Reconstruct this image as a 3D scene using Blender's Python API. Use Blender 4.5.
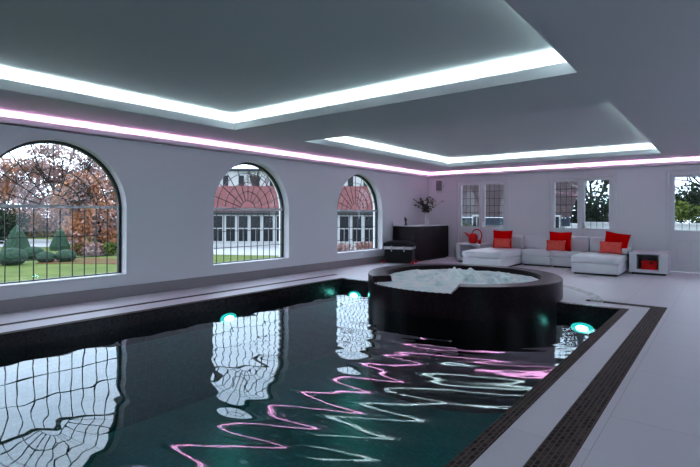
import bpy, bmesh, math, random
import numpy as np
from mathutils import Vector, Matrix
PI = math.pi
sc = bpy.context.scene
for o in list(bpy.data.objects): bpy.data.objects.remove(o)
C = sc.collection

# ---------------------------------------------------------------- camera, world, exposure
YAW, ROLL, F = math.radians(38.218), math.radians(0.19), 475.56
cam = bpy.data.cameras.new('camera'); camo = bpy.data.objects.new('camera', cam); C.objects.link(camo)
cr = Vector((math.cos(YAW), math.sin(YAW), 0)); cf = Vector((-math.sin(YAW), math.cos(YAW), 0)); cu = Vector((0, 0, 1))
r2 = cr*math.cos(ROLL) + cu*math.sin(ROLL); u2 = -cr*math.sin(ROLL) + cu*math.cos(ROLL)
M = Matrix((r2, u2, -cf)).transposed().to_4x4(); M.translation = (0, 0, 1.35)
camo.matrix_world = M
cam.sensor_width = 36; cam.lens = F/700*36; cam.shift_y = -19.085/700; cam.clip_start = 0.05; cam.clip_end = 400
sc.camera = camo
sc.view_settings.view_transform = 'Standard'; sc.view_settings.look = 'None'
sc.view_settings.exposure = 0.58; sc.view_settings.gamma = 1; sc.view_settings.use_curve_mapping = False

LED_WHITE = 58.0; LED_PINK = 55.0; SKY = 3.7; POOL_L = 33.0

w = bpy.data.worlds.new('sky'); sc.world = w; w.use_nodes = True
nt = w.node_tree; nt.nodes.clear()
out = nt.nodes.new('ShaderNodeOutputWorld'); bg = nt.nodes.new('ShaderNodeBackground')
tc = nt.nodes.new('ShaderNodeTexCoord'); nz = nt.nodes.new('ShaderNodeTexNoise'); cr_ = nt.nodes.new('ShaderNodeValToRGB')
nz.inputs['Scale'].default_value = 2.2; nz.inputs['Detail'].default_value = 5
cr_.color_ramp.elements[0].position = .35; cr_.color_ramp.elements[0].color = (.42, .56, .74, 1)
cr_.color_ramp.elements[1].position = .65; cr_.color_ramp.elements[1].color = (.70, .80, .93, 1)
nt.links.new(tc.outputs['Generated'], nz.inputs['Vector']); nt.links.new(nz.outputs['Fac'], cr_.inputs['Fac'])
nt.links.new(cr_.outputs['Color'], bg.inputs['Color']); bg.inputs['Strength'].default_value = SKY
nt.links.new(bg.outputs[0], out.inputs[0])

# ---------------------------------------------------------------- materials
MATS = {}
def mat(name, col, rough=.5, metal=0, spec=.5, emit=None, es=0, noise=None, bump=None, coat=0):
    m = bpy.data.materials.new(name); m.use_nodes = True; t = m.node_tree; b = t.nodes['Principled BSDF']
    b.inputs['Base Color'].default_value = (*col, 1); b.inputs['Roughness'].default_value = rough
    b.inputs['Metallic'].default_value = metal; b.inputs['Specular IOR Level'].default_value = spec
    b.inputs['Coat Weight'].default_value = coat
    if emit: b.inputs['Emission Color'].default_value = (*emit, 1); b.inputs['Emission Strength'].default_value = es
    tcn = t.nodes.new('ShaderNodeTexCoord')
    if noise:
        sc_, c2, lo, hi = noise
        n = t.nodes.new('ShaderNodeTexNoise'); n.inputs['Scale'].default_value = sc_; n.inputs['Detail'].default_value = 4
        r = t.nodes.new('ShaderNodeValToRGB'); r.color_ramp.elements[0].position = lo; r.color_ramp.elements[1].position = hi
        r.color_ramp.elements[0].color = (*col, 1); r.color_ramp.elements[1].color = (*c2, 1)
        t.links.new(tcn.outputs['Object'], n.inputs['Vector']); t.links.new(n.outputs['Fac'], r.inputs['Fac']); t.links.new(r.outputs['Color'], b.inputs['Base Color'])
    if bump:
        n = t.nodes.new('ShaderNodeTexNoise'); n.inputs['Scale'].default_value = bump[0]; n.inputs['Detail'].default_value = 3
        bp = t.nodes.new('ShaderNodeBump'); bp.inputs['Strength'].default_value = bump[1]; bp.inputs['Distance'].default_value = bump[2]
        t.links.new(tcn.outputs['Object'], n.inputs['Vector']); t.links.new(n.outputs['Fac'], bp.inputs['Height']); t.links.new(bp.outputs[0], b.inputs['Normal'])
    MATS[name] = m; return m
def mosaic(name, c1, c2, grout, tw, th, rough=.3, offset=.5, mortar=.004, spec=.5, coat=0, sparkle=None):
    m = mat(name, c1, rough, spec=spec, coat=coat); t = m.node_tree; b = t.nodes['Principled BSDF']
    tcn = t.nodes['Texture Coordinate']; br = t.nodes.new('ShaderNodeTexBrick')
    br.inputs['Scale'].default_value = 1; br.inputs['Brick Width'].default_value = tw; br.inputs['Row Height'].default_value = th
    br.inputs['Mortar Size'].default_value = mortar; br.offset = offset; br.inputs['Bias'].default_value = 0
    br.inputs['Color1'].default_value = (*c1, 1); br.inputs['Color2'].default_value = (*c2, 1); br.inputs['Mortar'].default_value = (*grout, 1)
    t.links.new(tcn.outputs['UV'], br.inputs['Vector']); t.links.new(br.outputs['Color'], b.inputs['Base Color'])
    if sparkle:
        vr = t.nodes.new('ShaderNodeTexVoronoi'); vr.inputs['Scale'].default_value = 1/tw
        rp = t.nodes.new('ShaderNodeMapRange'); rp.inputs['To Min'].default_value = sparkle[0]; rp.inputs['To Max'].default_value = sparkle[1]
        t.links.new(tcn.outputs['UV'], vr.inputs['Vector']); t.links.new(vr.outputs['Color'], rp.inputs['Value']); t.links.new(rp.outputs[0], b.inputs['Roughness'])
        bp = t.nodes.new('ShaderNodeBump'); bp.inputs['Strength'].default_value = .0; bp.inputs['Distance'].default_value = .006
        t.links.new(vr.outputs['Color'], bp.inputs['Height']); t.links.new(bp.outputs[0], b.inputs['Normal'])
    return m
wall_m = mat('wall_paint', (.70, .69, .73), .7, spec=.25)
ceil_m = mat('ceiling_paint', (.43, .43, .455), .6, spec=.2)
skirt_m = mat('skirting_stone', (.25, .225, .245), .45)
stone_m = mosaic('stone_floor', (.67, .63, .69), (.64, .60, .66), (.46, .43, .48), 1.2, .6, .42, mortar=.003)
strip_m = mosaic('mosaic_strip', (.010, .006, .006), (.065, .042, .038), (.11, .08, .075), .06, .03, .6, mortar=.004, spec=.06)
dark_m = mosaic('dark_mosaic', (.006, .005, .007), (.022, .016, .02), (.03, .024, .028), .025, .025, .25, offset=0, mortar=.002, spec=.25)
tub_m = mosaic('tub_mosaic', (.009, .004, .006), (.020, .010, .014), (.013, .007, .010), .025, .025, .28, offset=0, mortar=.002, spec=.08)
pool_m = mosaic('pool_tile', (.012, .13, .145), (.03, .22, .24), (.01, .09, .10), .05, .05, .4, offset=0)
white_m = mat('white_joinery', (.66, .65, .69), .4)
wleather = mat('white_leather', (.72, .72, .76), .38, bump=(60, .1, .002))
wcloth = mat('backrest_leather', (.60, .58, .63), .5)
red_m = mat('red_fabric', (.50, .001, .002), .9, spec=.0)
salmon_m = mat('salmon_fabric', (.66, .10, .08), .9, spec=.0, noise=(25, (.58, .075, .06), .4, .6))
redp_m = mat('red_plastic', (.50, .002, .002), .45, spec=.15)
black_m = mat('black_leather', (.004, .004, .005), .5, spec=.2)
plum_m = mat('dark_plum_lacquer', (.012, .005, .009), .45, spec=.15)
steel_m = mat('dark_steel', (.015, .015, .018), .45)
lead_m = mat('lead_came', (.012, .011, .014), .5)
chrome_m = mat('chrome', (.7, .7, .72), .2, 1)
porc_m = mat('white_porcelain', (.75, .75, .76), .25)
grey_m = mat('grey_plastic', (.42, .41, .44), .5)
band_m = mat('pale_band', (.5, .47, .48), .45)
bronze_m = mat('dark_bronze', (.05, .04, .045), .35, .6)
leaf_m = mat('dark_leaf', (.02, .035, .015), .6, noise=(30, (.06, .06, .03), .4, .6))
petal_m = mat('cream_petal', (.6, .52, .48), .7)
EXT = .38
MARK = set(MATS)
lawn_m = mat('lawn', (.17, .24, .05), .9, noise=(.8, (.27, .34, .08), .35, .65))
path_m = mat('gravel', (.8, .8, .8), .9)
bed_m = mat('fallen_leaves', (.32, .10, .05), .9, noise=(3, (.20, .20, .06), .4, .6))
topi_m = mat('topiary_leaf', (.035, .085, .055), .8, noise=(8, (.07, .14, .08), .4, .6))
aut_m = mat('autumn_leaf', (.75, .30, .14), .8, noise=(.7, (.72, .50, .48), .4, .6))
aut2_m = mat('russet_leaf', (.55, .26, .22), .8, noise=(.9, (.74, .54, .52), .4, .6))
ever_m = mat('evergreen_leaf', (.02, .045, .025), .8, noise=(1.2, (.05, .08, .035), .4, .6))
lime_m = mat('lime_leaf', (.20, .26, .04), .8, noise=(2, (.09, .14, .03), .4, .6))
bark_m = mat('bark', (.06, .045, .04), .9)
roof_m = mosaic('red_roof_tile', (.36, .12, .12), (.28, .085, .09), (.14, .045, .05), .32, .26, .8, mortar=.02)
roof2_m = mosaic('brown_roof_tile', (.11, .065, .07), (.07, .038, .042), (.025, .016, .02), .24, .2, .8, mortar=.02)
render_m = mat('white_render', (1.0, 1.0, 1.0), .8)
dglass_m = mat('dark_window_glass', (.03, .035, .045), .1)
slate_m = mat('slate_blue_shutter', (.05, .07, .11), .6)
for _n, _m in MATS.items():               # outdoor colours darkened evenly to offset the strong sky
    if _n in MARK: continue
    for _nd in _m.node_tree.nodes:
        if _nd.type == 'VALTORGB':
            for _e in _nd.color_ramp.elements: _e.color = (*[c*EXT for c in _e.color[:3]], 1)
        if _nd.type == 'BSDF_PRINCIPLED': _nd.inputs['Specular IOR Level'].default_value = .12; _nd.inputs['Base Color'].default_value = (*[c*EXT for c in _nd.inputs['Base Color'].default_value[:3]], 1)
        if _nd.type == 'TEX_BRICK':
            for _k in ('Color1', 'Color2', 'Mortar'): _nd.inputs[_k].default_value = (*[c*EXT for c in _nd.inputs[_k].default_value[:3]], 1)
def emis(name, col, s):
    m = bpy.data.materials.new(name); m.use_nodes = True; t = m.node_tree; t.nodes.clear()
    e = t.nodes.new('ShaderNodeEmission'); e.inputs[0].default_value = (*col, 1); e.inputs[1].default_value = s
    o = t.nodes.new('ShaderNodeOutputMaterial'); t.links.new(e.outputs[0], o.inputs[0]); return m
ledw_m = emis('led_white', (.74, 1.0, .96), LED_WHITE)
ledp_m = emis('led_pink', (1.0, .46, .80), LED_PINK)
lens_m = emis('pool_lamp_lens', (.25, 1.0, .85), POOL_L)
halo_m = emis('pool_lamp_halo', (.03, .55, .50), 1.2)  # weak emission painted for the halo around each lamp
def seethru(name, ior, tint, gl=(1, 1, 1), bump=None):
    m = bpy.data.materials.new(name); m.use_nodes = True; t = m.node_tree; t.nodes.clear()
    o = t.nodes.new('ShaderNodeOutputMaterial'); mx = t.nodes.new('ShaderNodeMixShader'); fr = t.nodes.new('ShaderNodeFresnel')
    fr.inputs['IOR'].default_value = ior
    tr = t.nodes.new('ShaderNodeBsdfTransparent'); tr.inputs[0].default_value = (*tint, 1)
    g = t.nodes.new('ShaderNodeBsdfGlossy'); g.inputs['Roughness'].default_value = 0.0; g.inputs['Color'].default_value = (*gl, 1)
    t.links.new(fr.outputs[0], mx.inputs[0]); t.links.new(tr.outputs[0], mx.inputs[1]); t.links.new(g.outputs[0], mx.inputs[2]); t.links.new(mx.outputs[0], o.inputs[0])
    return m
glass_m = seethru('window_glass', 1.35, (.93, .95, .95))
water_m = seethru('pool_water', 1.42, (.62, .88, .90), (.92, .97, 1))
froth_m = mat('frothing_water', (.72, .88, .89), .3, bump=(16, .7, .03), noise=(6, (.95, .98, .98), .38, .56))

# ---------------------------------------------------------------- helpers
def box_uv(me):
    uv = me.uv_layers.new(name='UVMap')
    for p in me.polygons:
        n = p.normal; a = max(range(3), key=lambda i: abs(n[i]))
        for li in p.loop_indices:
            v = me.vertices[me.loops[li].vertex_index].co
            uv.data[li].uv = (v.y, v.z) if a == 0 else ((v.x, v.z) if a == 1 else (v.y, v.x))
def obj(name, bm, m, parent=None, smooth=False, uv=True, recalc=True):
    me = bpy.data.meshes.new(name)
    if recalc: bmesh.ops.recalc_face_normals(bm, faces=bm.faces[:])
    bm.to_mesh(me); bm.free()
    if uv and not me.uv_layers: box_uv(me)
    me.materials.append(m)
    if smooth:
        for p in me.polygons: p.use_smooth = True
    o = bpy.data.objects.new(name, me); C.objects.link(o)
    if parent is not None:
        o.parent = parent
        o.matrix_parent_inverse = parent.matrix_basis.inverted()
    return o
def pobj(name, V, Fc, m, parent=None, smooth=False, uv=False):
    me = bpy.data.meshes.new(name); me.from_pydata(V, [], Fc); me.update()
    if uv: box_uv(me)
    me.materials.append(m)
    if smooth:
        for p in me.polygons: p.use_smooth = True
    o = bpy.data.objects.new(name, me); C.objects.link(o)
    if parent is not None: o.parent = parent; o.matrix_parent_inverse = parent.matrix_basis.inverted()
    return o
def tag(o, label, cat, group=None, kind=None):
    o['label'] = label; o['category'] = cat
    if group: o['group'] = group
    if kind: o['kind'] = kind
    return o
def thing(name, label, cat, loc, group=None):
    o = bpy.data.objects.new(name, None); C.objects.link(o); o.location = loc; o.empty_display_size = .1
    return tag(o, label, cat, group)
def struct(o): o['kind'] = 'structure'; return o
def bx(bm, x0, x1, y0, y1, z0, z1, rot=0, piv=None, bev=0, seg=2):
    n0 = set(bm.verts)
    r = bmesh.ops.create_cube(bm, size=1); vs = r['verts']
    for v in vs: v.co = Vector((x0+(v.co.x+.5)*(x1-x0), y0+(v.co.y+.5)*(y1-y0), z0+(v.co.z+.5)*(z1-z0)))
    if bev:
        es = list({e for v in vs for e in v.link_edges})
        bmesh.ops.bevel(bm, geom=es, offset=bev, segments=seg, profile=.5, affect='EDGES')
        vs = [v for v in bm.verts if v not in n0]
    if rot:
        piv = piv or Vector(((x0+x1)/2, (y0+y1)/2, 0))
        bmesh.ops.rotate(bm, verts=vs, cent=piv, matrix=Matrix.Rotation(rot, 3, 'Z'))
    return vs
def box(name, m, parent, *a, **k):
    bm = bmesh.new(); sm = k.pop('smooth', False); bx(bm, *a, **k); return obj(name, bm, m, parent, smooth=sm)
def tube(bm, pts, r, n=6, closed=False):
    pts = [Vector(p) for p in pts]; N = len(pts); rings = []
    rr = r if isinstance(r, (list, tuple)) else [r]*N
    prev = None
    for i, p in enumerate(pts):
        if closed: d = pts[(i+1) % N]-pts[i-1]
        else: d = pts[min(i+1, N-1)]-pts[max(i-1, 0)]
        d.normalize()
        a = prev if prev is not None else (Vector((0, 0, 1)) if abs(d.z) < .9 else Vector((1, 0, 0)))
        s = d.cross(a); s = s.normalized() if s.length > 1e-6 else d.orthogonal().normalized(); t = s.cross(d).normalized(); prev = t
        rings.append([bm.verts.new(p+(s*math.cos(2*PI*k/n)+t*math.sin(2*PI*k/n))*rr[i]) for k in range(n)])
    for i in range(N if closed else N-1):
        A, B = rings[i], rings[(i+1) % N]
        for k in range(n): bm.faces.new((A[k], A[(k+1) % n], B[(k+1) % n], B[k]))
    if not closed: bm.faces.new(rings[0][::-1]); bm.faces.new(rings[-1])
def lathe(bm, prof, n=32, c=(0, 0, 0), cap=True):
    rings = [[bm.verts.new((c[0]+r*math.cos(2*PI*k/n), c[1]+r*math.sin(2*PI*k/n), c[2]+z)) for k in range(n)] for r, z in prof]
    for i in range(len(prof)-1):
        for k in range(n): bm.faces.new((rings[i][k], rings[i][(k+1) % n], rings[i+1][(k+1) % n], rings[i+1][k]))
    if cap: bm.faces.new(rings[0][::-1]); bm.faces.new(rings[-1])

XL, YB, XR, YF = -7.64, 13.81, 3.0, -6.0
ZS, ZT = 2.72, 2.95

# ---------------------------------------------------------------- the room
TH = .32
arch = [(2.83, 1), (6.50, 2), (10.19, 3)]           # window centres along the left wall
SILL, SPR, RAD = .345, 1.43, 1.0
bm = bmesh.new()
def quad(pts): bm.faces.new([bm.verts.new(p) for p in pts])
for X in (XL, XL-TH):
    edge = YF-.3
    for c, _ in arch:
        quad([(X, edge, -.1), (X, c-RAD, -.1), (X, c-RAD, 3.1), (X, edge, 3.1)])
        quad([(X, c-RAD, -.1), (X, c+RAD, -.1), (X, c+RAD, SILL), (X, c-RAD, SILL)])
        N = 40; pa = [(c-RAD*math.cos(PI*i/N), SPR+RAD*math.sin(PI*i/N)) for i in range(N+1)]
        for i in range(N):
            quad([(X, pa[i][0], pa[i][1]), (X, pa[i+1][0], pa[i+1][1]), (X, pa[i+1][0], 3.1), (X, pa[i][0], 3.1)])
        edge = c+RAD
    quad([(X, edge, -.1), (X, YB+.3, -.1), (X, YB+.3, 3.1), (X, edge, 3.1)])
for c, _ in arch:
    N = 40; pa = [(c-RAD, SILL)]+[(c-RAD*math.cos(PI*i/N), SPR+RAD*math.sin(PI*i/N)) for i in range(N+1)]+[(c+RAD, SILL), (c-RAD, SILL)]
    for a, b in zip(pa, pa[1:]): quad([(XL, *a), (XL, *b), (XL-TH, *b), (XL-TH, *a)])
bmesh.ops.remove_doubles(bm, verts=bm.verts[:], dist=1e-5)
struct(obj('wall_left', bm, wall_m, recalc=True))

doors = [(-6.62, -4.95), (-3.85, -2.18), (-1.11, .56)]
bm = bmesh.new(); e = XL
for a, b in doors:
    bx(bm, e, a, YB, YB+TH, -.1, 3.1); bx(bm, a, b, YB, YB+TH, 2.43, 3.1); e = b
bx(bm, e, XR+.3, YB, YB+TH, -.1, 3.1)
struct(obj('wall_back', bm, wall_m))
# unseen right wall with openings added to let in fill daylight, front wall
bm = bmesh.new(); e = YF
for a in (-3.2, 1.2, 5.6, 10.0):
    bx(bm, XR, XR+.3, e, a, -.1, 3.1); bx(bm, XR, XR+.3, a, a+1.8, 2.3, 3.1); bx(bm, XR, XR+.3, a, a+1.8, -.1, .5); e = a+1.8
bx(bm, XR, XR+.3, e, YB, -.1, 3.1)
struct(obj('wall_right', bm, wall_m))
struct(box('wall_front', wall_m, None, XL, XR+.3, YF-.3, YF, -.1, 3.1))

# pool opening
PX0, PX1, PY0, PY1 = -6.39, -1.07, -4.6, 7.85
bm = bmesh.new()
bx(bm, XL, PX0, YF, YB, -.12, 0); bx(bm, PX1, XR, YF, YB, -.12, 0)
bx(bm, PX0, PX1, PY1, YB, -.12, 0); bx(bm, PX0, PX1, YF, PY0, -.12, 0)
struct(obj('floor', bm, stone_m))
# ceiling with two lit trays
A = (-6.28, -1.11, -4.0, 4.93); B = (-6.22, -1.10, 6.51, 12.47); R = .16
bm = bmesh.new()
q = .02; ay0, ay1, by0, by1 = A[2]-q, A[3]+q, B[2]-q, B[3]+q
for ya, yb, xa, xb in ((YF, ay0, 0, 0), (ay0, ay1, A[0]-q, A[1]+q), (ay1, by0, 0, 0), (by0, by1, B[0]-q, B[1]+q), (by1, YB, 0, 0)):
    if xa: bx(bm, XL, xa, ya, yb, ZS, ZS+.03); bx(bm, xb, XR, ya, yb, ZS, ZS+.03)
    else: bx(bm, XL, XR, ya, yb, ZS, ZS+.03)
# recess sides
z0, z1 = ZS+.03, ZT
bx(bm, XL, A[0]-R, YF, YB, z0, z1); bx(bm, A[1]+R, XR, YF, YB, z0, z1)
bx(bm, A[0]-R, A[1]+R, YF, A[2]-R, z0, z1); bx(bm, A[0]-R, A[1]+R, A[3]+R, B[2]-R, z0, z1); bx(bm, A[0]-R, A[1]+R, B[3]+R, YB, z0, z1)
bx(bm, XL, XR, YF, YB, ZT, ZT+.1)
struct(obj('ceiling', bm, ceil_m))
def ring(bm, x0, x1, y0, y1, t, za, zb):          # t > 0: wall thickness outwards
    bx(bm, x0-t, x0, y0-t, y1+t, za, zb); bx(bm, x1, x1+t, y0-t, y1+t, za, zb)
    bx(bm, x0, x1, y0-t, y0, za, zb); bx(bm, x0, x1, y1, y1+t, za, zb)
for i, T in enumerate((A, B)):
    bm = bmesh.new(); ring(bm, *T, .02, ZS, ZS+.12); t = struct(obj('trim_%d' % (i+1), bm, ceil_m))
    bm = bmesh.new(); ring(bm, T[0]-.09, T[1]+.09, T[2]-.09, T[3]+.09, .05, ZS+.058, ZS+.064)
    obj('led_strip', bm, ledw_m, t)
bm = bmesh.new()
d, h0, h1 = .07, 2.547, 2.647
bx(bm, XL, XL+d, YF, YB, h0, h0+.02); bx(bm, XL+d-.015, XL+d, YF, YB-d, h0, h1)
bx(bm, XL+d, XR, YB-d, YB, h0, h0+.02); bx(bm, XL+d-.015, XR, YB-d, YB-d+.015, h0, h1)
t = struct(obj('trim_3', bm, wall_m))
bm = bmesh.new()
bx(bm, XL+.005, XL+.05, YF, YB-.05, h0+.06, h0+.066); bx(bm, XL+.005, XR, YB-.05, YB-.005, h0+.06, h0+.066)
obj('led_strip', bm, ledp_m, t)
bm = bmesh.new(); bx(bm, XL, XL+.02, YF, YB, 0, .18, bev=.004); struct(obj('baseboard_left', bm, skirt_m))
bm = bmesh.new(); e = XL+.02
for a, b in doors: bx(bm, e, a-.02, YB-.015, YB, 0, .12); e = b+.02
bx(bm, e, XR, YB-.015, YB, 0, .12); struct(obj('baseboard_back', bm, white_m))

# pool basin, mosaic rim, floor strips
bm = bmesh.new(); zb = -1.5; zt = .004; lw = .10
bx(bm, PX0, PX0+lw, PY0, PY1, zb, zt); bx(bm, PX1-lw, PX1, PY0, PY1, zb, zt)
bx(bm, PX0+lw, PX1-lw, PY1-lw, PY1, zb, zt); bx(bm, PX0+lw, PX1-lw, PY0, PY0+lw, zb, zt)
struct(obj('trim_4', bm, dark_m))
bm = bmesh.new(); za, zc = .0045, .0065
bx(bm, PX0, PX0+lw, PY0, PY1, za, zc); bx(bm, PX1-lw, PX1, PY0, PY1, za, zc); bx(bm, PX0+lw, PX1-lw, PY0, PY0+lw, za, zc)
struct(obj('trim_10', bm, strip_m))
struct(box('pool_floor', pool_m, None, PX0, PX1, PY0, PY1, zb-.1, zb))
bm = bmesh.new()
for x in (PX0+lw, PX1-lw-.01): bx(bm, x, x+.01, PY0+lw, PY1-lw, zb, -.42)
struct(obj('trim_8', bm, pool_m))
bm = bmesh.new(); bx(bm, -.845, -.65, YF, 8.34, 0, .003); struct(obj('trim_5', bm, strip_m))
bm = bmesh.new(); bx(bm, -1.72, -.845, 8.17, 8.34, 0, .003); struct(obj('trim_6', bm, strip_m))
bm = bmesh.new(); bx(bm, -6.90, -6.80, YF, 8.2, 0, .003); struct(obj('trim_7', bm, strip_m))

# ---------------------------------------------------------------- hot tub
TX, TY, TR, TI, TZ = -3.69, 7.90, 1.66, 1.33, .31
N = 180; prof_n = [(TR, -1.5), (TR, None), (TI, None), (TI, -.55)]
bm = bmesh.new(); uvl = bm.loops.layers.uv.new('UVMap'); cols = []
def rimz(deg):
    a0, a1, s0, s1 = -126, -66, 2.5, 3.5
    if deg <= a0 or deg >= a1: return TZ
    return TZ-.105*min(1, (deg-a0)/s0, (a1-deg)/s1)
for k in range(N+1):
    deg = -180+360*k/N; a = math.radians(deg); z = rimz(deg)
    P = [(TR, -1.5), (TR, z-.02), (TR-.006, z-.006), (TR-.02, z), (TI+.02, z), (TI+.006, z-.006), (TI, z-.02), (TI, -.5)]
    L = [0]; 
    for p, q in zip(P, P[1:]): L.append(L[-1]+math.hypot(p[0]-q[0], p[1]-q[1]))
    cols.append([(bm.verts.new((TX+p[0]*math.cos(a), TY+p[0]*math.sin(a), p[1])), (a*TR, l)) for p, l in zip(P, L)])
for k in range(N):
    for j in range(7):
        q = [cols[k][j], cols[k+1][j], cols[k+1][j+1], cols[k][j+1]]; f = bm.faces.new([v[0] for v in q])
        for lp, v in zip(f.loops, q): lp[uvl].uv = v[1]
bmesh.ops.remove_doubles(bm, verts=bm.verts[:], dist=1e-5)
tub = thing('hot_tub', 'round dark mosaic hot tub with a lowered spillway lip at the pool end', 'hot tub', (TX, TY, 0))
obj('tub_wall', bm, tub_m, tub)
bm = bmesh.new(); lathe(bm, [(TI, -.5), (TI-.05, -.5)], 60, (TX, TY, 0)); bmesh.ops.remove_doubles(bm, verts=bm.verts[:], dist=1e-5)
bm.free()
bm = bmesh.new(); bmesh.ops.create_circle(bm, cap_ends=True, segments=60, radius=TI); bmesh.ops.translate(bm, verts=bm.verts[:], vec=(TX, TY, -.48))
obj('tub_floor', bm, dark_m, tub)
# curved mosaic band set in the deck around the tub
bm = bmesh.new(); uvl = bm.loops.layers.uv.new('UVMap'); cs = []
for k in range(61):
    a = math.radians(6+110*k/60); cs.append([(bm.verts.new((TX+r*math.cos(a), TY+r*math.sin(a), .003)), (a*r, r)) for r in (2.06, 2.24)])
for k in range(60):
    q = [cs[k][0], cs[k][1], cs[k+1][1], cs[k+1][0]]; f = bm.faces.new([v[0] for v in q])
    for lp, v in zip(f.loops, q): lp[uvl].uv = v[1]
struct(obj('trim_9', bm, mosaic('painted_glint_mosaic', (.12, .10, .11), (.62, .60, .62), (.35, .32, .34), .05, .05, .3, mortar=.004)))  # pale tiles carry the wet glints in their colour
# frothing water
rng = np.random.RandomState(4)
nr, na = 60, 220; V = []; Fc = []
waves = [(rng.uniform(5, 26), rng.uniform(0, 2*PI), rng.uniform(0, 2*PI)) for _ in range(26)]
peaks = [(rng.uniform(0, 2*PI), rng.uniform(.1, 1.15), rng.uniform(.035, .085), rng.uniform(.015, .07)) for _ in range(130)]
for i in range(nr+1):
    r = (TI-.012)*i/nr
    for k in range(na):
        a = 2*PI*k/na; x, y = r*math.cos(a), r*math.sin(a)
        h = sum(math.sin(f*(x*math.cos(d)+y*math.sin(d))+p)/f for f, d, p in waves  )*.055
        for pa, pr_, pw, ph in peaks:
            d2 = (x-pr_*math.cos(pa))**2+(y-pr_*math.sin(pa))**2
            if d2 < .1: h += ph*math.exp(-d2/(pw*pw))
        edge = min(1, (TI-r)/.22); dg = math.degrees(a)-360 if a > PI else math.degrees(a)
        base = .225 if not (-128 < dg < -64) else .225+(.212-.225)*(r/TI)**3
        V.append((TX+x, TY+y, base+h*(.25+.75*edge)))
for i in range(nr):
    for k in range(na): Fc.append((i*na+k, (i+1)*na+k, (i+1)*na+(k+1) % na, i*na+(k+1) % na))
tag(pobj('hot_tub_water', V, Fc, froth_m, smooth=True), 'pale aqua bubbling water filling the round hot tub', 'water', kind='stuff')
# water spilling over the lowered lip
V = []; Fc = []; ks = list(range(-123, -68, 1))
for i, dg in enumerate(ks):
    a = math.radians(dg); c, s = math.cos(a), math.sin(a)
    for r, z in ((TI-.03, .222), (TI+.05, .216), (TR-.06, .212), (TR+.006, .205)):
        V.append((TX+r*c, TY+r*s, z+.004*math.sin(i*1.7+r*9)))
for i in range(len(ks)-1):
    for j in range(3): b = i*4+j; Fc.append((b, b+4, b+5, b+1))
tag(pobj('spillway_water', V, Fc, froth_m, smooth=True), 'thin sheet of water running over the lowered lip of the hot tub', 'water', kind='stuff')

# ---------------------------------------------------------------- pool water
WZ = -.17; rng = np.random.RandomState(11)
xs = np.arange(PX0+lw, PX1-lw+.001, (PX1-PX0-2*lw)/150); ys = np.arange(PY0+lw, PY1-lw+.001, .034)
Xg, Yg = np.meshgrid(xs, ys); r = np.hypot(Xg-TX, Yg-TY); th = np.arctan2(Yg-TY, Xg-TX)
H = np.zeros_like(Xg)
def lowf(n, f0, f1):
    s = np.zeros_like(Xg)
    for _ in range(n):
        f = rng.uniform(f0, f1); d = rng.uniform(0, 2*PI); s += np.sin(f*(Xg*np.cos(d)+Yg*np.sin(d))+rng.uniform(0, 6.28))
    return s/math.sqrt(n/2)
ph = lowf(8, .8, 2.6)*1.3; amp = .75+.35*lowf(6, .6, 1.8)
right = 1/(1+np.exp(-(Xg+4.3+.25*(Yg-3))/.5))          # stronger chop on the tub's side
H += (.0014*right+.0003)*amp*np.sin(2*PI*r/.40+ph)
H += (.0002*right+.0001)*np.sin(2*PI*r/.24+1.7*ph+2)
for _ in range(14):
    f = rng.uniform(7, 15); d = rng.uniform(0, 2*PI); H += .0002*np.sin(f*(Xg*np.cos(d)+Yg*np.sin(d))+rng.uniform(0, 6.28))/(f/10)
H += .00045*np.exp(-r/7)*np.sin(2*PI*r/.17+ph*1.5);
rs = np.hypot(Xg+4.75, Yg-6.5); H += .0016*np.exp(-rs/.8)*np.sin(2*PI*rs/.16)
ny, nx = Xg.shape
V = np.stack([Xg, Yg, WZ+H], -1).reshape(-1, 3).tolist()
Fc = [(j*nx+i, j*nx+i+1, (j+1)*nx+i+1, (j+1)*nx+i) for j in range(ny-1) for i in range(nx-1)]
tag(pobj('pool_water', V, Fc, water_m, smooth=True), 'dark teal rippled water of the indoor swimming pool', 'water', kind='stuff')

def pool_lamp(loc, nrm, label):
    t = thing('pool_light', label, 'light', loc, 'underwater pool lights'); nrm = Vector(nrm)
    def disc(name, r0, off, th_, m):
        bm = bmesh.new(); bmesh.ops.create_cone(bm, cap_ends=True, segments=28, radius1=r0, radius2=r0*.94, depth=th_)
        bm.transform(Vector((0, 0, 1)).rotation_difference(nrm).to_matrix().to_4x4()); bm.transform(Matrix.Diagonal((1, 1, .5, 1)))
        bmesh.ops.translate(bm, verts=bm.verts[:], vec=Vector(loc)+nrm*off)
        return obj(name, bm, m, t)
    disc('halo_disc', .16, .012, .02, halo_m); disc('lens', .085, .03, .02, lens_m)  # wide outer disc glows in place of light scattered in the water
pool_lamp((PX0+lw, 4.82, -.33), (1, 0, 0), 'round teal underwater lamp on the left pool wall, below the middle arched window')
pool_lamp((PX0+lw, 1.5, -.33), (1, 0, 0), 'added unseen underwater lamp on the left pool wall, nearest the camera and out of the picture')  # added out of view to tint the water teal
for yy, wh in ((4.8, 'farther'), (1.5, 'nearer')): pool_lamp((PX1-lw, yy, -.33), (-1, 0, 0), 'added unseen underwater lamp on the right pool wall, the %s of the two hidden under the rim' % wh)  # unseen pair, added for more teal light in the basin
pool_lamp((-5.97, PY1-lw, -.31), (0, -1, 0), 'round teal underwater lamp on the far pool wall, left of the hot tub')
pool_lamp((-1.67, PY1-lw, -.34), (0, -1, 0), 'round teal underwater lamp on the far pool wall, right of the hot tub')

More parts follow.
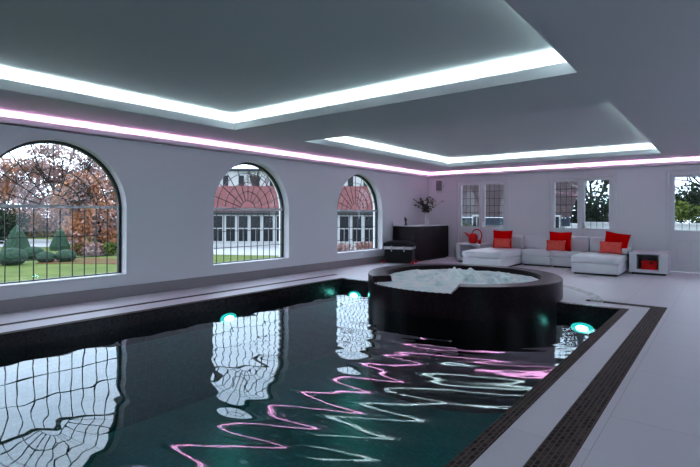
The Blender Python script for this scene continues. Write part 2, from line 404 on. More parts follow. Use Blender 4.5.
# ---------------------------------------------------------------- arched windows
def bar(bm, p, q, wd, XG, dp=.012):
    p, q = Vector((0, *p)), Vector((0, *q)); d = (q-p).normalized(); n = Vector((0, -d.z, d.y))*wd/2
    vs = [bm.verts.new(Vector((XG+sx*dp/2, v.y, v.z))) for sx in (-1, 1) for v in (p+n, p-n, q-n, q+n)]
    for f in ((0, 1, 2, 3), (7, 6, 5, 4), (0, 4, 5, 1), (1, 5, 6, 2), (2, 6, 7, 3), (3, 7, 4, 0)): bm.faces.new([vs[i] for i in f])
def arcpts(c, r, n=36): return [(c-r*math.cos(PI*i/n), SPR+r*math.sin(PI*i/n)) for i in range(n+1)]
for c, idx in arch:
    XG = XL-.20
    t = bpy.data.objects.new('window_%d' % idx, None); C.objects.link(t); t.location = (XG, c, SILL); struct(t)
    bm = bmesh.new()
    outer = [(c-RAD, SILL)]+arcpts(c, RAD)+[(c+RAD, SILL)]; ri = RAD-.045
    inner = [(c-ri, SILL+.045)]+[(c-ri*math.cos(PI*i/36), SPR+ri*math.sin(PI*i/36)) for i in range(37)]+[(c+ri, SILL+.045)]
    vo = [[bm.verts.new((X, *p)) for p in outer] for X in (XG+.03, XG-.03)]; vi = [[bm.verts.new((X, *p)) for p in inner] for X in (XG+.03, XG-.03)]
    n = len(outer)
    for i in range(n):
        j = (i+1) % n
        bm.faces.new((vo[0][i], vo[0][j], vi[0][j], vi[0][i])); bm.faces.new((vo[1][i], vi[1][i], vi[1][j], vo[1][j]))
        bm.faces.new((vi[0][i], vi[0][j], vi[1][j], vi[1][i])); bm.faces.new((vo[0][j], vo[0][i], vo[1][i], vo[1][j]))
    obj('window_frame', bm, steel_m, t)
    box('window_sill', white_m, t, XL-.21, XL+.012, c-RAD+.003, c+RAD-.003, SILL+.001, SILL+.03, bev=.006)
    box('transom', white_m, t, XG-.012, XG+.035, c-ri, c+ri, SPR, SPR+.045)
    bm = bmesh.new(); wd = .012
    for k in range(1, 11): y = c-ri+2*ri*k/11; bar(bm, (y, SILL+.04), (y, SPR), wd, XG)
    for z in (SILL+.33, SILL+.66): bar(bm, (c-ri, z), (c+ri, z), wd, XG)
    rr = [.20, .39, .58, .77]
    for r_ in rr:
        pts = arcpts(c, r_, 24)
        for p, q in zip(pts, pts[1:]): bar(bm, p, q, wd, XG)
    for k in range(1, 10):
        a = PI*k/10; r0 = .20
        bar(bm, (c-r0*math.cos(a), SPR+r0*math.sin(a)), (c-ri*math.cos(a), SPR+ri*math.sin(a)), wd, XG)
    obj('leading', bm, lead_m, t)
    bm = bmesh.new(); bm.faces.new([bm.verts.new((XG-.002, *p)) for p in outer]); obj('glass', bm, glass_m, t)

# ---------------------------------------------------------------- glazed garden doors in the back wall
for di, (a, b) in enumerate(doors):
    t = bpy.data.objects.new('door_%d' % (di+1), None); C.objects.link(t); t.location = ((a+b)/2, YB, 0); struct(t)
    bm = bmesh.new(); y0, y1 = YB-.025, YB+.12
    bx(bm, a, a+.085, y0, y1, 0, 2.43, bev=.006); bx(bm, b-.085, b, y0, y1, 0, 2.43, bev=.006); bx(bm, a+.085, b-.085, y0, y1, 2.345, 2.43, bev=.006)
    obj('frame', bm, white_m, t)
    mid = (a+b)/2
    for L0, L1, hs in ((a+.088, mid-.003, 1), (mid+.003, b-.088, 0)):
        g0, g1 = (a+.17, mid-.092) if hs else (mid+.092, b-.17)
        bm = bmesh.new(); ya, yb = YB+.005, YB+.06
        bx(bm, L0, g0, ya, yb, .01, 2.34); bx(bm, g1, L1, ya, yb, .01, 2.34); bx(bm, g0, g1, ya, yb, 2.28, 2.34); bx(bm, g0, g1, ya, yb, .84, .98); bx(bm, g0, g1, ya, yb, .01, .16)
        bx(bm, g0, g1, ya+.015, yb-.01, .16, .84)
        m_ = (g0+g1)/2
        for p0, p1 in ((g0+.04, m_-.03), (m_+.03, g1-.04)): bx(bm, p0, p1, ya+.002, ya+.02, .22, .76, bev=.01)
        for p0, p1, q0, q1 in ((g0, g1, .98, .995), (g0, g1, 2.265, 2.28)): bx(bm, p0, p1, ya-.008, ya+.01, q0, q1)
        leaf = obj('leaf', bm, white_m, t)
        bm = bmesh.new(); yg = YB+.035
        bx(bm, g0, g1, yg-.002, yg+.002, .98, 2.28); obj('glass', bm, glass_m, leaf)
        bm = bmesh.new()
        for k in range(1, 4): x = g0+(g1-g0)*k/4; bx(bm, x-.006, x+.006, yg-.006, yg+.006, .98, 2.28)
        for k in range(1, 6): z = .98+1.3*k/6; bx(bm, g0, g1, yg-.006, yg+.006, z-.006, z+.006)
        obj('leading', bm, lead_m, leaf)
        if not hs:
            bm = bmesh.new(); bx(bm, L0+.03, L0+.06, ya-.01, ya, .98, 1.14); tube(bm, [(L0+.045, ya, 1.06), (L0+.045, ya-.045, 1.06), (L0+.15, ya-.045, 1.06)], .009)
            obj('handle', bm, chrome_m, leaf)

# ---------------------------------------------------------------- sectional sofa
def softbox(name, m, parent, x0, x1, y0, y1, z0, z1, bev=.045, puff=0):
    bm = bmesh.new(); bx(bm, x0, x1, y0, y1, z0, z1)
    if puff:
        bmesh.ops.subdivide_edges(bm, edges=bm.edges[:], cuts=7, use_grid_fill=True)
        cx, cy, cz = (x0+x1)/2, (y0+y1)/2, (z0+z1)/2
        for v in bm.verts:
            u, w_, s = (v.co.x-cx)/((x1-x0)/2), (v.co.y-cy)/((y1-y0)/2), (v.co.z-cz)/((z1-z0)/2)
            k = puff
            v.co.z += k*s*(1-u**4)*(1-w_**4)-(k*.6*s*(u**8*.5+w_**8*.5)); v.co.x -= .018*u*(s**4); v.co.y -= .018*w_*(s**4)
    else:
        bmesh.ops.bevel(bm, geom=bm.edges[:], offset=bev, segments=4, profile=.5, affect='EDGES')
    return obj(name, bm, m, parent, smooth=True)
sofa = thing('sectional_sofa', 'white leather sectional sofa with a chaise at each end, along the back wall', 'sofa', (-3.5, 13.0, 0))
def seatunit(kind, x0, x1, y0, y1):
    box('plinth', steel_m, sofa, x0+.05, x1-.05, y0+.05, y1-.05, .005, .05)
    softbox(kind+'_base', wleather, sofa, x0, x1, y0, y1, .045, .26, .025)
    softbox(kind+'_cushion', wleather, sofa, x0-.005, x1+.005, y0-.01, y1, .262, .43, puff=.018)
seatunit('chaise', -5.30, -4.30, 11.42, 13.25)
seatunit('seat', -4.285, -3.53, 12.87, 13.25); seatunit('seat', -3.525, -2.78, 12.87, 13.25)
seatunit('chaise', -2.765, -1.80, 11.74, 13.25)
softbox('back_rail', wcloth, sofa, -5.08, -1.77, 13.26, 13.40, .05, .70, .03)
for x0, x1 in ((-5.06, -4.26), (-4.24, -3.43), (-3.41, -2.66), (-2.64, -1.91)):
    softbox('back_cushion', wcloth, sofa, x0, x1, 13.04, 13.25, .42, .80, puff=.015)
softbox('armrest', wleather, sofa, -1.905, -1.775, 12.76, 13.40, .435, .57, .025)
# cushions
def cushion(name, cx, y, zc, wd, ht, th_, m, label, cat, grp, lean=.16, roll=0, yaw=0):
    n = 14; V = []; Fc = []
    for s in (1, -1):
        for i in range(n+1):
            for j in range(n+1):
                u, v = 2*i/n-1, 2*j/n-1
                k = max(0, (1-u**2)*(1-v**2))**.42
                pin = 1-.05*(1-abs(u))*abs(v)**3-.0; pin2 = 1-.05*(1-abs(v))*abs(u)**3
                V.append((u*wd/2*pin2*(1-.03*(1-v*v)), s*th_/2*k, v*ht/2*pin*(1-.03*(1-u*u))))
    M_ = (n+1)**2
    for s in (0, 1):
        for i in range(n):
            for j in range(n):
                q = [s*M_+i*(n+1)+j, s*M_+(i+1)*(n+1)+j, s*M_+(i+1)*(n+1)+j+1, s*M_+i*(n+1)+j+1]; Fc.append(q if s == 0 else q[::-1])
    me = bpy.data.meshes.new(name); me.from_pydata(V, [], Fc); bm = bmesh.new(); bm.from_mesh(me); bmesh.ops.remove_doubles(bm, verts=bm.verts[:], dist=1e-4)
    bm.transform((Matrix.Translation((cx, y, zc)) @ Matrix.Rotation(yaw, 4, 'Z') @ Matrix.Rotation(-lean, 4, 'X') @ Matrix.Rotation(roll, 4, 'Y')))
    tag(obj(name, bm, m, None, smooth=True), label, cat, grp); bpy.data.meshes.remove(me)
g1, g2 = 'large red cushions on the sofa', 'small salmon cushions on the sofa'
cushion('red_cushion', -4.80, 12.88, .68, .55, .50, .16, red_m, 'square red cushion at the left end of the sofa, nearest the red watering jug', 'cushion', g1)
cushion('salmon_cushion', -4.74, 12.70, .58, .47, .27, .12, salmon_m, 'small oblong salmon cushion before the left red cushion, near the red jug', 'cushion', g2)
cushion('red_cushion', -3.30, 12.88, .68, .55, .50, .16, red_m, 'square red cushion in the middle of the sofa between the two chaises', 'cushion', g1)
cushion('salmon_cushion', -3.36, 12.70, .58, .47, .27, .12, salmon_m, 'small oblong salmon cushion in front of the middle red cushion', 'cushion', g2)
cushion('red_cushion', -2.03, 12.86, .70, .54, .48, .17, red_m, 'square red cushion at the right end of the sofa beside the armrest', 'cushion', g1, lean=.2, roll=.16)
cushion('salmon_cushion', -2.12, 12.66, .585, .47, .28, .12, salmon_m, 'small oblong salmon cushion before the right red cushion, on the right chaise', 'cushion', g2, roll=.03)

# ---------------------------------------------------------------- side tables
def side_table(x0, x1, y0, y1, h, nx0, nx1, label):
    t = thing('side_table', label, 'side table', ((x0+x1)/2, (y0+y1)/2, 0))
    bm = bmesh.new(); z0 = .05
    bx(bm, x0, nx0, y0, y1, z0, h-.04); bx(bm, nx1, x1, y0, y1, z0, h-.04); bx(bm, nx0, nx1, y0, y1, z0, z0+.07); bx(bm, nx0, nx1, y1-.03, y1, z0+.07, h-.04)
    obj('body', bm, white_m, t); box('table_top', white_m, t, x0-.015, x1+.015, y0-.02, y1+.01, h-.038, h, bev=.006)
    box('plinth', steel_m, t, x0+.04, x1-.04, y0+.05, y1-.04, 0, .05)
side_table(-1.725, -.99, 12.62, 13.55, .50, -1.585, -1.15, 'white cube side table holding a red box, right of the sofa')
side_table(-6.05, -5.36, 12.62, 13.45, .53, -5.93, -5.46, 'white side table carrying the red watering jug, left of the sofa')
t = thing('storage_box', 'red box with a small dark clasp, inside the right side table', 'box', (-1.3, 12.75, .12))
box('body', redp_m, t, -1.49, -1.19, 12.66, 12.9, .121, .27, bev=.008); box('lid', redp_m, t, -1.50, -1.18, 12.65, 12.91, .271, .31, bev=.008)
bm = bmesh.new(); tube(bm, [(-1.33, 12.64, .26), (-1.33, 12.62, .29), (-1.26, 12.62, .29), (-1.26, 12.64, .26)], .008); bx(bm, -1.31, -1.28, 12.64, 12.66, .24, .29); obj('clasp', bm, black_m, t)
# watering jug with ring handle
jx, jy, jz = -5.66, 12.90, .531
t = thing('watering_jug', 'red watering jug with a large ring handle on the left side table', 'jug', (jx, jy, jz))
bm = bmesh.new(); lathe(bm, [(.075, 0), (.105, .01), (.13, .10), (.135, .20), (.115, .265), (.07, .29), (.06, .292)], 28, (jx, jy, jz)); obj('body', bm, redp_m, t, smooth=True)
bm = bmesh.new(); tube(bm, [(jx-.08, jy-.01, jz+.17), (jx-.16, jy-.02, jz+.24), (jx-.20, jy-.025, jz+.29), (jx-.25, jy-.03, jz+.30)], [.045, .03, .022, .02], 10); obj('spout', bm, redp_m, t, smooth=True)
bm = bmesh.new(); tube(bm, [(jx+.11+.15*math.cos(a), jy, jz+.235+.17*math.sin(a)) for a in np.linspace(0, 2*PI, 29)[:-1]], .018, 8, closed=True); obj('handle', bm, redp_m, t, smooth=True)
bm = bmesh.new(); lathe(bm, [(.035, 0), (.045, .005), (.05, .10), (.046, .10), (.03, .01)], 20, (-5.42, 12.80, .531)); 
t = tag(obj('cup', bm, redp_m, None, smooth=True), 'small dark red cup beside the jug on the left side table', 'cup')

# ---------------------------------------------------------------- sideboard with things on it
SX0, SX1, SY0, SY1, SH = XL+.025, -6.86, 11.70, 13.77, 1.035
t = thing('sideboard', 'dark plum lacquered sideboard with white top in the far left corner', 'sideboard', ((SX0+SX1)/2, (SY0+SY1)/2, 0))
box('body', plum_m, t, SX0+.005, SX1-.02, SY0+.01, SY1-.01, .04, 1.01)
box('plinth', steel_m, t, SX0+.03, SX1-.05, SY0+.04, SY1-.04, 0, .04)
box('top', white_m, t, SX0, SX1, SY0-.01, SY1, 1.012, SH, bev=.004)
box('upstand', wall_m, t, SX0, SX0+.015, SY0-.01, SY1, SH+.001, SH+.11)
for k in range(4):
    y0 = SY0+.012+k*.51; d_ = box('door', plum_m, t, SX1-.019, SX1, y0, y0+.504, .05, 1.005, bev=.003)
vx, vy = -7.28, 13.10
bm = bmesh.new(); lathe(bm, [(.05, 0), (.068, .01), (.075, .10), (.062, .24), (.042, .34), (.055, .39), (.050, .39), (.03, .32), (.04, .05)], 24, (vx, vy, SH+.001))
tag(obj('vase', bm, porc_m, None, smooth=True), 'slender white vase holding flowers on the dark sideboard', 'vase')
t = thing('flower_bouquet', 'loose bouquet of dark foliage and cream flowers in the white vase', 'flowers', (vx, vy, SH+.30))
random.seed(5); bmS, bmL = bmesh.new(), bmesh.new(); tips = []
def leafquad(bm, p, s, asp=.5):
    d = Vector((random.gauss(0, 1), random.gauss(0, 1), random.gauss(0, 1))).normalized(); e = d.orthogonal().normalized()*s*asp
    e = Matrix.Rotation(random.uniform(0, 6.28), 3, d) @ e; p = Vector(p); d = d*s
    bm.faces.new([bm.verts.new(q) for q in (p-d, p+e, p+d, p-e)])
for k in range(42):
    a = random.uniform(0, 2*PI); sp = random.uniform(.05, .58); hh = random.uniform(.28, .62)*(1-.2*sp/.58)
    dx, dy = math.cos(a)*sp, math.sin(a)*sp
    if vx+dx < XL+.05: dx = XL+.05-vx
    p0 = Vector((vx+dx*.03, vy+dy*.03, SH+.31)); p1 = Vector((vx+dx*.35, vy+dy*.35, SH+.34+hh*.55)); p2 = Vector((vx+dx, vy+dy, SH+.34+hh))
    tube(bmS, [p0, p1, p2], [.005, .004, .003], 5); tips.append(p2)
    for q in range(9):
        f = random.uniform(.25, 1); p = p0.lerp(p1, f/.6) if f < .6 else p1.lerp(p2, (f-.6)/.4); leafquad(bmL, p+Vector([random.uniform(-.03, .03) for _ in range(3)]), random.uniform(.03, .05))
obj('stems', bmS, leaf_m, t); obj('foliage', bmL, leaf_m, t)
for p in [(vx+.24, vy-.26, SH+.62), (vx+.28, vy+.02, SH+.60), (vx+.20, vy-.45, SH+.68), (vx+.12, vy+.30, SH+.74), (vx+.2, vy-.12, SH+.78)]:
    bm = bmesh.new()
    for q in range(7):
        a = 2*PI*q/7; s = [bm.verts.new(Vector(p)+Vector((math.cos(a+b)*r, math.sin(a+b)*r, z))) for b, r, z in ((-.35, .02, 0), (0, .06, .03), (.35, .02, 0), (0, .012, .012))]; bm.faces.new(s)
    bmesh.ops.create_icosphere(bm, subdivisions=2, radius=.05, matrix=Matrix.Translation(p)); obj('blossom', bm, petal_m, t)
bm = bmesh.new(); ox, oy = -7.30, 11.90
lathe(bm, [(.05, 0), (.05, .02), (.02, .025)], 16, (ox, oy, SH+.001)); tube(bm, [(ox, oy, SH+.02), (ox+.01, oy-.02, SH+.10), (ox, oy+.03, SH+.17), (ox, oy-.04, SH+.22), (ox, oy-.02, SH+.12), (ox, oy+.05, SH+.05)], [.022, .02, .026, .03, .02, .012], 8)
tag(obj('sculpture', bm, bronze_m, None, smooth=True), 'small dark twisted sculpture at the left end of the sideboard', 'sculpture')
# black trunk in front
t = thing('storage_chest', 'black leather trunk with pale band and studs in front of the dark sideboard', 'chest', (-7.0, 11.3, 0))
RT = Matrix.Translation((-7.07, 11.22, 0)) @ Matrix.Rotation(math.radians(20), 4, 'Z')
def tr(bm): bm.transform(RT); return bm
bm = bmesh.new(); bx(bm, -.385, .385, -.24, .24, .03, .40, bev=.012); obj('body', tr(bm), black_m, t)
bm = bmesh.new(); bx(bm, -.41, .41, -.26, .26, .475, .59); bmesh.ops.subdivide_edges(bm, edges=bm.edges[:], cuts=6, use_grid_fill=True)
for v in bm.verts:
    if v.co.z > .5: v.co.z += (.04*(1-(v.co.x/.41)**4)*(1-(v.co.y/.26)**4))*(v.co.z-.475)/.115 - .02*abs(v.co.x/.41)**6
obj('lid', tr(bm), black_m, t, smooth=False)
bm = bmesh.new(); bx(bm, -.40, .40, -.25, .25, .403, .472, bev=.008); obj('band', tr(bm), band_m, t)
for x in (-.18, .17):
    bm = bmesh.new(); bx(bm, x-.018, x+.018, -.262, -.25, .34, .50, bev=.004); obj('buckle', tr(bm), chrome_m, t)
for sx in (-.37, .37):
    for sy in (-.22, .22):
        bm = bmesh.new(); bmesh.ops.create_uvsphere(bm, u_segments=14, v_segments=8, radius=.045, matrix=Matrix.Translation((sx*1.08, sy*1.08, .045))); obj('foot', tr(bm), redp_m, t, smooth=True)
# wall speaker
t = thing('wall_speaker', 'small white loudspeaker on a bracket high in the far left corner', 'speaker', (-7.1, YB-.07, 2.25))
RS = Matrix.Translation((-7.10, YB-.24, 2.25)) @ Matrix.Rotation(math.radians(25), 4, 'Z') @ Matrix.Rotation(math.radians(-10), 4, 'X')
bm = bmesh.new(); bx(bm, -.11, .11, -.09, .10, -.18, .18, bev=.02); bm.transform(RS); obj('cabinet', bm, white_m, t)
bm = bmesh.new(); bx(bm, -.09, .09, -.105, -.092, -.16, .16, bev=.004); bm.transform(RS); obj('grille', bm, mat('speaker_grille', (.10, .09, .10), .7), t)
bm = bmesh.new(); tube(bm, [(-7.10, YB-.001, 2.25), (-7.10, YB-.16, 2.25)], .025, 8); bx(bm, -7.14, -7.06, YB-.02, YB-.001, 2.19, 2.31); obj('bracket', bm, grey_m, t)

# ---------------------------------------------------------------- outside: ground, garden, neighbouring buildings
GZ = -1.2
bm = bmesh.new(); v = [bm.verts.new(p) for p in ((-120, -60, GZ), (-8.1, -60, GZ), (-8.1, 120, GZ), (-120, 120, GZ))]; bm.faces.new(v)
v = [bm.verts.new(p) for p in ((-8.1, 14.3, GZ), (60, 14.3, GZ), (60, 120, GZ), (-8.1, 120, GZ))]; bm.faces.new(v)
struct(obj('lawn', bm, lawn_m))
def patch(name, pts, m, z, label=None, cat=None):
    bm = bmesh.new(); bm.faces.new([bm.verts.new((x, y, GZ+z)) for x, y in pts]); r = bmesh.ops.extrude_face_region(bm, geom=bm.faces[:]); bmesh.ops.translate(bm, verts=[q for q in r['geom'] if isinstance(q, bmesh.types.BMVert)], vec=(0, 0, -.01))
    o = obj(name, bm, m)
    return struct(o)
def cpt(px, d, dy=0):                     # a point straight ahead of the room at distance d, used for far scenery
    l = (px-350)/F*d; p = cf*d+cr*l; return (p.x, p.y)
patch('gravel_path', [cpt(-90, 36), cpt(50, 36), cpt(90, 46), cpt(-90, 48)], path_m, .02)
patch('leaf_strewn_bed', [cpt(36, 24), cpt(135, 24), cpt(130, 27), cpt(44, 27)], bed_m, .02)
patch('leaf_strewn_bed', [cpt(60, 31), cpt(150, 31), cpt(140, 37), cpt(66, 36)], bed_m, .02)
patch('paved_terrace', [cpt(180, 30), cpt(420, 28), cpt(420, 42), cpt(180, 42)], path_m, .02)

def foliage(name, blobs, n, m, leaf, parent=None, shell=.55, seed=1):
    rg = np.random.RandomState(seed); V = []; Fc = []
    vol = np.array([b[3]*b[4]*b[5] for b in blobs]); vol = vol/vol.sum()
    for b, f in zip(blobs, vol):
        k = max(8, int(n*f)); d = rg.normal(size=(k, 3)); d /= np.linalg.norm(d, axis=1)[:, None]; rad = (shell+(1-shell)*rg.rand(k))[:, None]
        P = np.array(b[:3])+d*rad*np.array(b[3:6])
        a = rg.normal(size=(k, 3)); a /= np.linalg.norm(a, axis=1)[:, None]; c = np.cross(a, rg.normal(size=(k, 3))); c /= np.linalg.norm(c, axis=1)[:, None]
        s = leaf*(.6+.8*rg.rand(k))[:, None]
        for q in range(k):
            i = len(V); V += [tuple(P[q]-a[q]*s[q]), tuple(P[q]+c[q]*s[q]*.6), tuple(P[q]+a[q]*s[q]), tuple(P[q]-c[q]*s[q]*.6)]; Fc.append((i, i+1, i+2, i+3))
    return pobj(name, V, Fc, m, parent)
def branches(bm, p, d, L, r, depth, rg):
    q = p+d*L; mid = p+d*L*.5+Vector([rg.uniform(-1, 1)*L*.05 for _ in range(3)]); tube(bm, [p, mid, q], [r, r*.85, r*.7], 5)
    if depth == 0: return
    for k in range(rg.choice((2, 3, 3))):
        nd = (d+Vector([rg.uniform(-.75, .75) for _ in range(3)])+Vector((0, 0, .15))).normalized(); branches(bm, q, nd, L*rg.uniform(.62, .85), r*.62, depth-1, rg)
def tree(px, d, hgt, rad, m, label, name='tree', n=2500, leaf=.2, depth=4, seed=1, z0=GZ, xy=None, low=.32):
    x, y = xy or cpt(px, d); t = thing(name, label, 'tree', (x, y, z0)); rg = random.Random(seed)
    bm = bmesh.new(); branches(bm, Vector((x, y, z0)), Vector((0, 0, 1)), hgt*.28, hgt*.022+.05, depth, rg); obj('trunk', bm, bark_m, t)
    if n:
        bl = [(x+rg.uniform(-.6, .6)*rad, y+rg.uniform(-.6, .6)*rad, z0+hgt*rg.uniform(low, .9), rad*rg.uniform(.3, .55), rad*rg.uniform(.3, .55), rad*rg.uniform(.25, .45)) for _ in range(14)]
        foliage('crown', bl, n, m, leaf, t, .2, seed)
    return t
def topiary_ball(px, d, r, label):
    x, y = cpt(px, d); bm = bmesh.new(); bmesh.ops.create_icosphere(bm, subdivisions=4, radius=1)
    rg = random.Random(int(px))
    for v in bm.verts: v.co *= r*.92*(1+rg.uniform(-.03, .03)); v.co.z = v.co.z*.68+r*.55; v.co.x += x; v.co.y += y; v.co.z += GZ
    tag(obj('topiary_ball', bm, topi_m), label, 'shrub', 'clipped topiary in the garden')
for px, d, r, lb in ((12, 23.5, .72, 'large clipped round bush at the left edge, in front of the cone'), (33, 26.5, .60, 'clipped round bush just right of the cone shrub'),
                     (46, 24.8, .48, 'small clipped round bush before the flower bed'), (66, 25.2, .55, 'rightmost clipped round bush in the garden'), (-30, 24, .8, 'clipped round bush mostly hidden left of the first arched window')):
    topiary_ball(px, d, r, lb)
x, y = cpt(17, 29); bm = bmesh.new(); lathe(bm, [(.72, 0), (.78, .3), (.55, .9), (.30, 1.45), (.08, 1.8), (.02, 1.85)], 24, (x, y, GZ))
rg = random.Random(2)
for v in bm.verts: v.co += Vector([rg.uniform(-.03, .03) for _ in range(3)])
tag(obj('topiary_cone', bm, topi_m), 'pointed clipped cone shrub standing behind the round bushes', 'shrub', 'clipped topiary in the garden')
x, y = cpt(60, 33); bm = bmesh.new(); lathe(bm, [(.6, 0), (.62, .3), (.4, .9), (.18, 1.4), (.03, 1.6)], 24, (x, y, GZ)); tag(obj('topiary_cone', bm, topi_m), 'smaller clipped cone shrub farther back beside the russet tree', 'shrub', 'clipped topiary in the garden')

tree(24, 50, 8.5, 3.6, aut_m, 'orange autumn tree behind the clipped cone', seed=3, low=.14, leaf=.15, n=3000*2)
tree(62, 44, 9.0, 3.6, aut2_m, 'tall russet autumn tree in the middle of the first window', seed=7, low=.14, leaf=.15, n=2600*2)
tree(100, 36, 6.2, 3.0, aut_m, 'orange and pink tree at the right of the first window', seed=9, low=.14, leaf=.15, n=3200*2)
tree(128, 40, 6.6, 3.0, aut2_m, 'russet tree partly hidden by the wall right of the first window', seed=12, low=.14, leaf=.15, n=2600*2)
tree(78, 62, 12, 4.6, aut2_m, 'tallest bare-topped tree far behind the autumn trees', seed=15, n=1300, depth=5)
tree(-20, 60, 8, 4, ever_m, 'dark evergreen tree at the far left of the garden', seed=21, n=3000)
hb = [(*cpt(px, 53), rg.uniform(-.6, .3), 1.5, 1.5, rg.uniform(1.3, 2.2)) for px in range(-40, 150, 12)]
tag(foliage('russet_hedge', hb, 9000, aut2_m, .17, None, .2, 71), 'long russet hedge across the far side of the lawn', 'hedge')
x, y = cpt(4, 40)
tag(foliage('dark_hedge', [(x-2, y-1.6, .2, 2.2, 2.2, 1.7), (x, y, .3, 2.0, 2.0, 1.7), (x-4, y-3, .3, 2.5, 2.5, 1.8)], 5000, ever_m, .16, None, .3, 3), 'dark green hedge behind the cone shrub', 'hedge')
for k, (px, d, r) in enumerate(((82, 29, .55), (94, 28.5, .7), (108, 29, .6))):
    x, y = cpt(px, d); tag(foliage('shrub', [(x, y, GZ+.35, r, r, .5)], 900, (bed_m, aut2_m, lime_m)[k], .09, None, .3, k+40), ('low russet shrub left in the flower bed', 'low rust coloured shrub in the middle of the flower bed', 'low lime green shrub right in the flower bed')[k], 'shrub')

# long low building facing the middle and far windows
def frame_pt(lx, dep, z): p = cf*dep+cr*lx; return (p.x, p.y, z)
bld = thing('garden_building', 'long low building with red tiled roof and white windows outside the arched windows', 'building', (*frame_pt(-5, 37, GZ)[:2], GZ))
def lbox(bm, l0, l1, d0, d1, z0, z1):
    vs = [bm.verts.new(frame_pt(l, d, z)) for l in (l0, l1) for d in (d0, d1) for z in (z0, z1)]
    for f in ((0, 1, 3, 2), (4, 6, 7, 5), (0, 4, 5, 1), (2, 3, 7, 6), (0, 2, 6, 4), (1, 5, 7, 3)): bm.faces.new([vs[i] for i in f])
bm = bmesh.new(); lbox(bm, -14, 6, 37, 42, GZ, 1.5); obj('wall', bm, render_m, bld)
bm = bmesh.new(); lbox(bm, -14.4, 6.3, 36.5, 36.7, 1.42, 1.60); lbox(bm, -14.4, 6.3, 36.85, 37.0, 1.3, 1.45); obj('gutter_eave_shade', bm, steel_m, bld)  # second strip is a dark band for the shade under the eave
bm = bmesh.new(); uvl = bm.loops.layers.uv.new('UVMap')
for d0, z0, d1, z1 in ((36.5, 1.6, 40.5, 3.75), (44.5, 1.6, 40.5, 3.75)):
    vs = [bm.verts.new(frame_pt(l, d, z)) for l, d, z in ((-14.4, d0, z0), (6.3, d0, z0), (6.3, d1, z1), (-14.4, d1, z1))]; f = bm.faces.new(vs)
    for lp, u in zip(f.loops, ((0, 0), (20.7, 0), (20.7, 4.5), (0, 4.5))): lp[uvl].uv = u
obj('roof', bm, roof_m, bld)
k = 0; l = -13.6
while l < 5:
    bm = bmesh.new(); lbox(bm, l, l+.82, 36.93, 37.0, -.85, 1.25); wn = obj('window', bm, render_m, bld)
    bm = bmesh.new(); lbox(bm, l+.07, l+.39, 36.90, 36.925, -.75, .2); lbox(bm, l+.43, l+.75, 36.90, 36.925, -.75, .2); lbox(bm, l+.07, l+.75, 36.90, 36.925, .28, 1.2); obj('pane', bm, dglass_m, wn)
    l += .98
big = thing('house', 'tall white rendered house with dark windows above the red tiled roof', 'building', (*frame_pt(-4, 58, GZ)[:2], GZ))
bm = bmesh.new(); lbox(bm, -24, 4, 58, 66, GZ, 6.6); obj('wall', bm, render_m, big)
bm = bmesh.new(); lbox(bm, -24.4, 4.4, 57.6, 66, 6.6, 6.85); obj('roof', bm, slate_m, big)
l = -23.2
while l < 3.5:
    bm = bmesh.new(); lbox(bm, l, l+.9, 57.9, 58, 4.0, 6.2); wn = obj('window', bm, render_m, big)
    bm = bmesh.new(); lbox(bm, l+.12, l+.78, 57.87, 57.9, 4.15, 6.05); obj('pane', bm, dglass_m, wn); l += 1.9
x, y = cpt(357, 32); tag(foliage('shrub', [(x-.9, y-.6, GZ+.25, .9, .9, .4), (x+.6, y+.4, GZ+.3, 1.1, 1.1, .45)], 1600, aut2_m, .09, None, .3, 51), 'low reddish shrub beneath the far arched window', 'shrub')
tree(262, 51, 9, 3, aut2_m, 'bare tree behind the roof seen in the middle window', seed=31, n=0, depth=6)

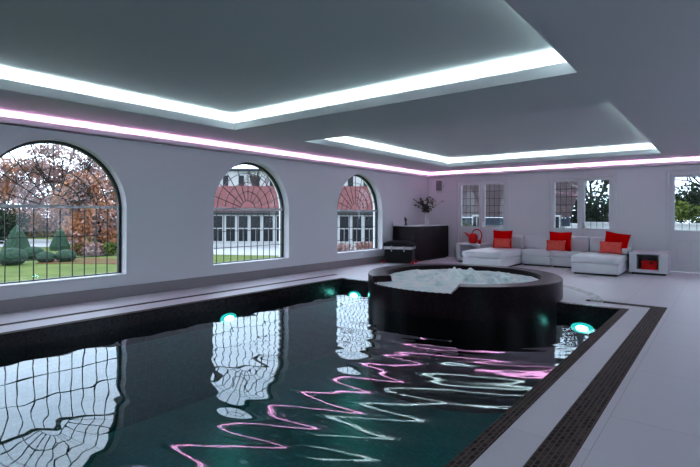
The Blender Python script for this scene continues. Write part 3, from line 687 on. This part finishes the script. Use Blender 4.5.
# behind the back wall: tiled outbuilding, white parapet, trees
ob = thing('outbuilding', 'outbuilding with brown tiled roof close behind the glazed doors', 'building', (-6.5, 19, GZ))
box('wall', render_m, ob, -10, -4.6, 18.6, 22, GZ, 1.0)
bm = bmesh.new(); uvl = bm.loops.layers.uv.new('UVMap')
vs = [bm.verts.new(p) for p in ((-10.3, 18.2, 1.25), (-4.35, 18.2, 1.25), (-4.35, 20.8, 3.0), (-10.3, 20.8, 3.0))]; f = bm.faces.new(vs)
for lp, u in zip(f.loops, ((0, 0), (6, 0), (6, 3.1), (0, 3.1))): lp[uvl].uv = u
obj('roof', bm, roof2_m, ob)
box('fascia_eave_shade', slate_m, ob, -10.3, -4.35, 18.2, 18.35, .95, 1.24)  # dark strip stands in for the shadow below the roof edge
for x0 in (-8.0, -5.05):
    bm = bmesh.new(); bx(bm, x0, x0+.42, 18.12, 18.19, .6, 1.35); wn = obj('window', bm, render_m, ob)
    bm = bmesh.new(); bx(bm, x0+.05, x0+.19, 18.10, 18.118, .66, 1.29); bx(bm, x0+.23, x0+.37, 18.10, 18.118, .66, 1.29); obj('pane', bm, dglass_m, wn)
t = thing('parapet', 'low white garden parapet behind the glazed doors at the right', 'wall', (-1, 20, GZ))
box('wall', render_m, t, -4.3, 4, 20, 20.2, GZ, 1.03); box('coping', render_m, t, -4.3, 4, 19.96, 20.24, 1.031, 1.09)
tag(foliage('shrub', [(-8.35, 17.5, .15, .4, .35, 1.3), (-8.05, 17.5, -.1, .35, .35, 1.2)], 3600, lime_m, .05, None, .2, 61), 'pale leafy bush outside the left glazed door', 'shrub')
tag(foliage('dark_hedge', [(-4.0, 23, 1.3, 1.0, .6, 1.1), (-5.0, 23, 1.3, 1.0, .6, 1.2), (-3.2, 23, 1.1, .8, .6, .9)], 3000, ever_m, .09, None, .2, 62), 'dark hedge behind the parapet, seen in the middle glazed door', 'hedge')
tag(foliage('shrub', [(-1.3, 21.6, 1.45, .55, .5, .45), (-.3, 21.6, 1.35, .8, .5, .5)], 1600, lime_m, .07, None, .2, 63), 'lime green bush over the parapet, in the right glazed door', 'shrub')
tag(foliage('shrub', [(-1.0, 24, 1.9, 1.2, .8, .9), (.8, 24, 1.9, 1.2, .8, .9)], 2400, ever_m, .09, None, .2, 64), 'dark evergreen bush behind the lime green one at the right', 'shrub')
tree(0, 0, 6.5, 1.6, ever_m, 'bare branched tree in the middle glazed door', seed=41, n=500, leaf=.09, depth=6, xy=(-5.0, 25))
tree(0, 0, 6.0, 1.6, aut2_m, 'branchy tree with few leaves in the right glazed door', seed=44, n=500, leaf=.09, depth=6, xy=(.2, 26))
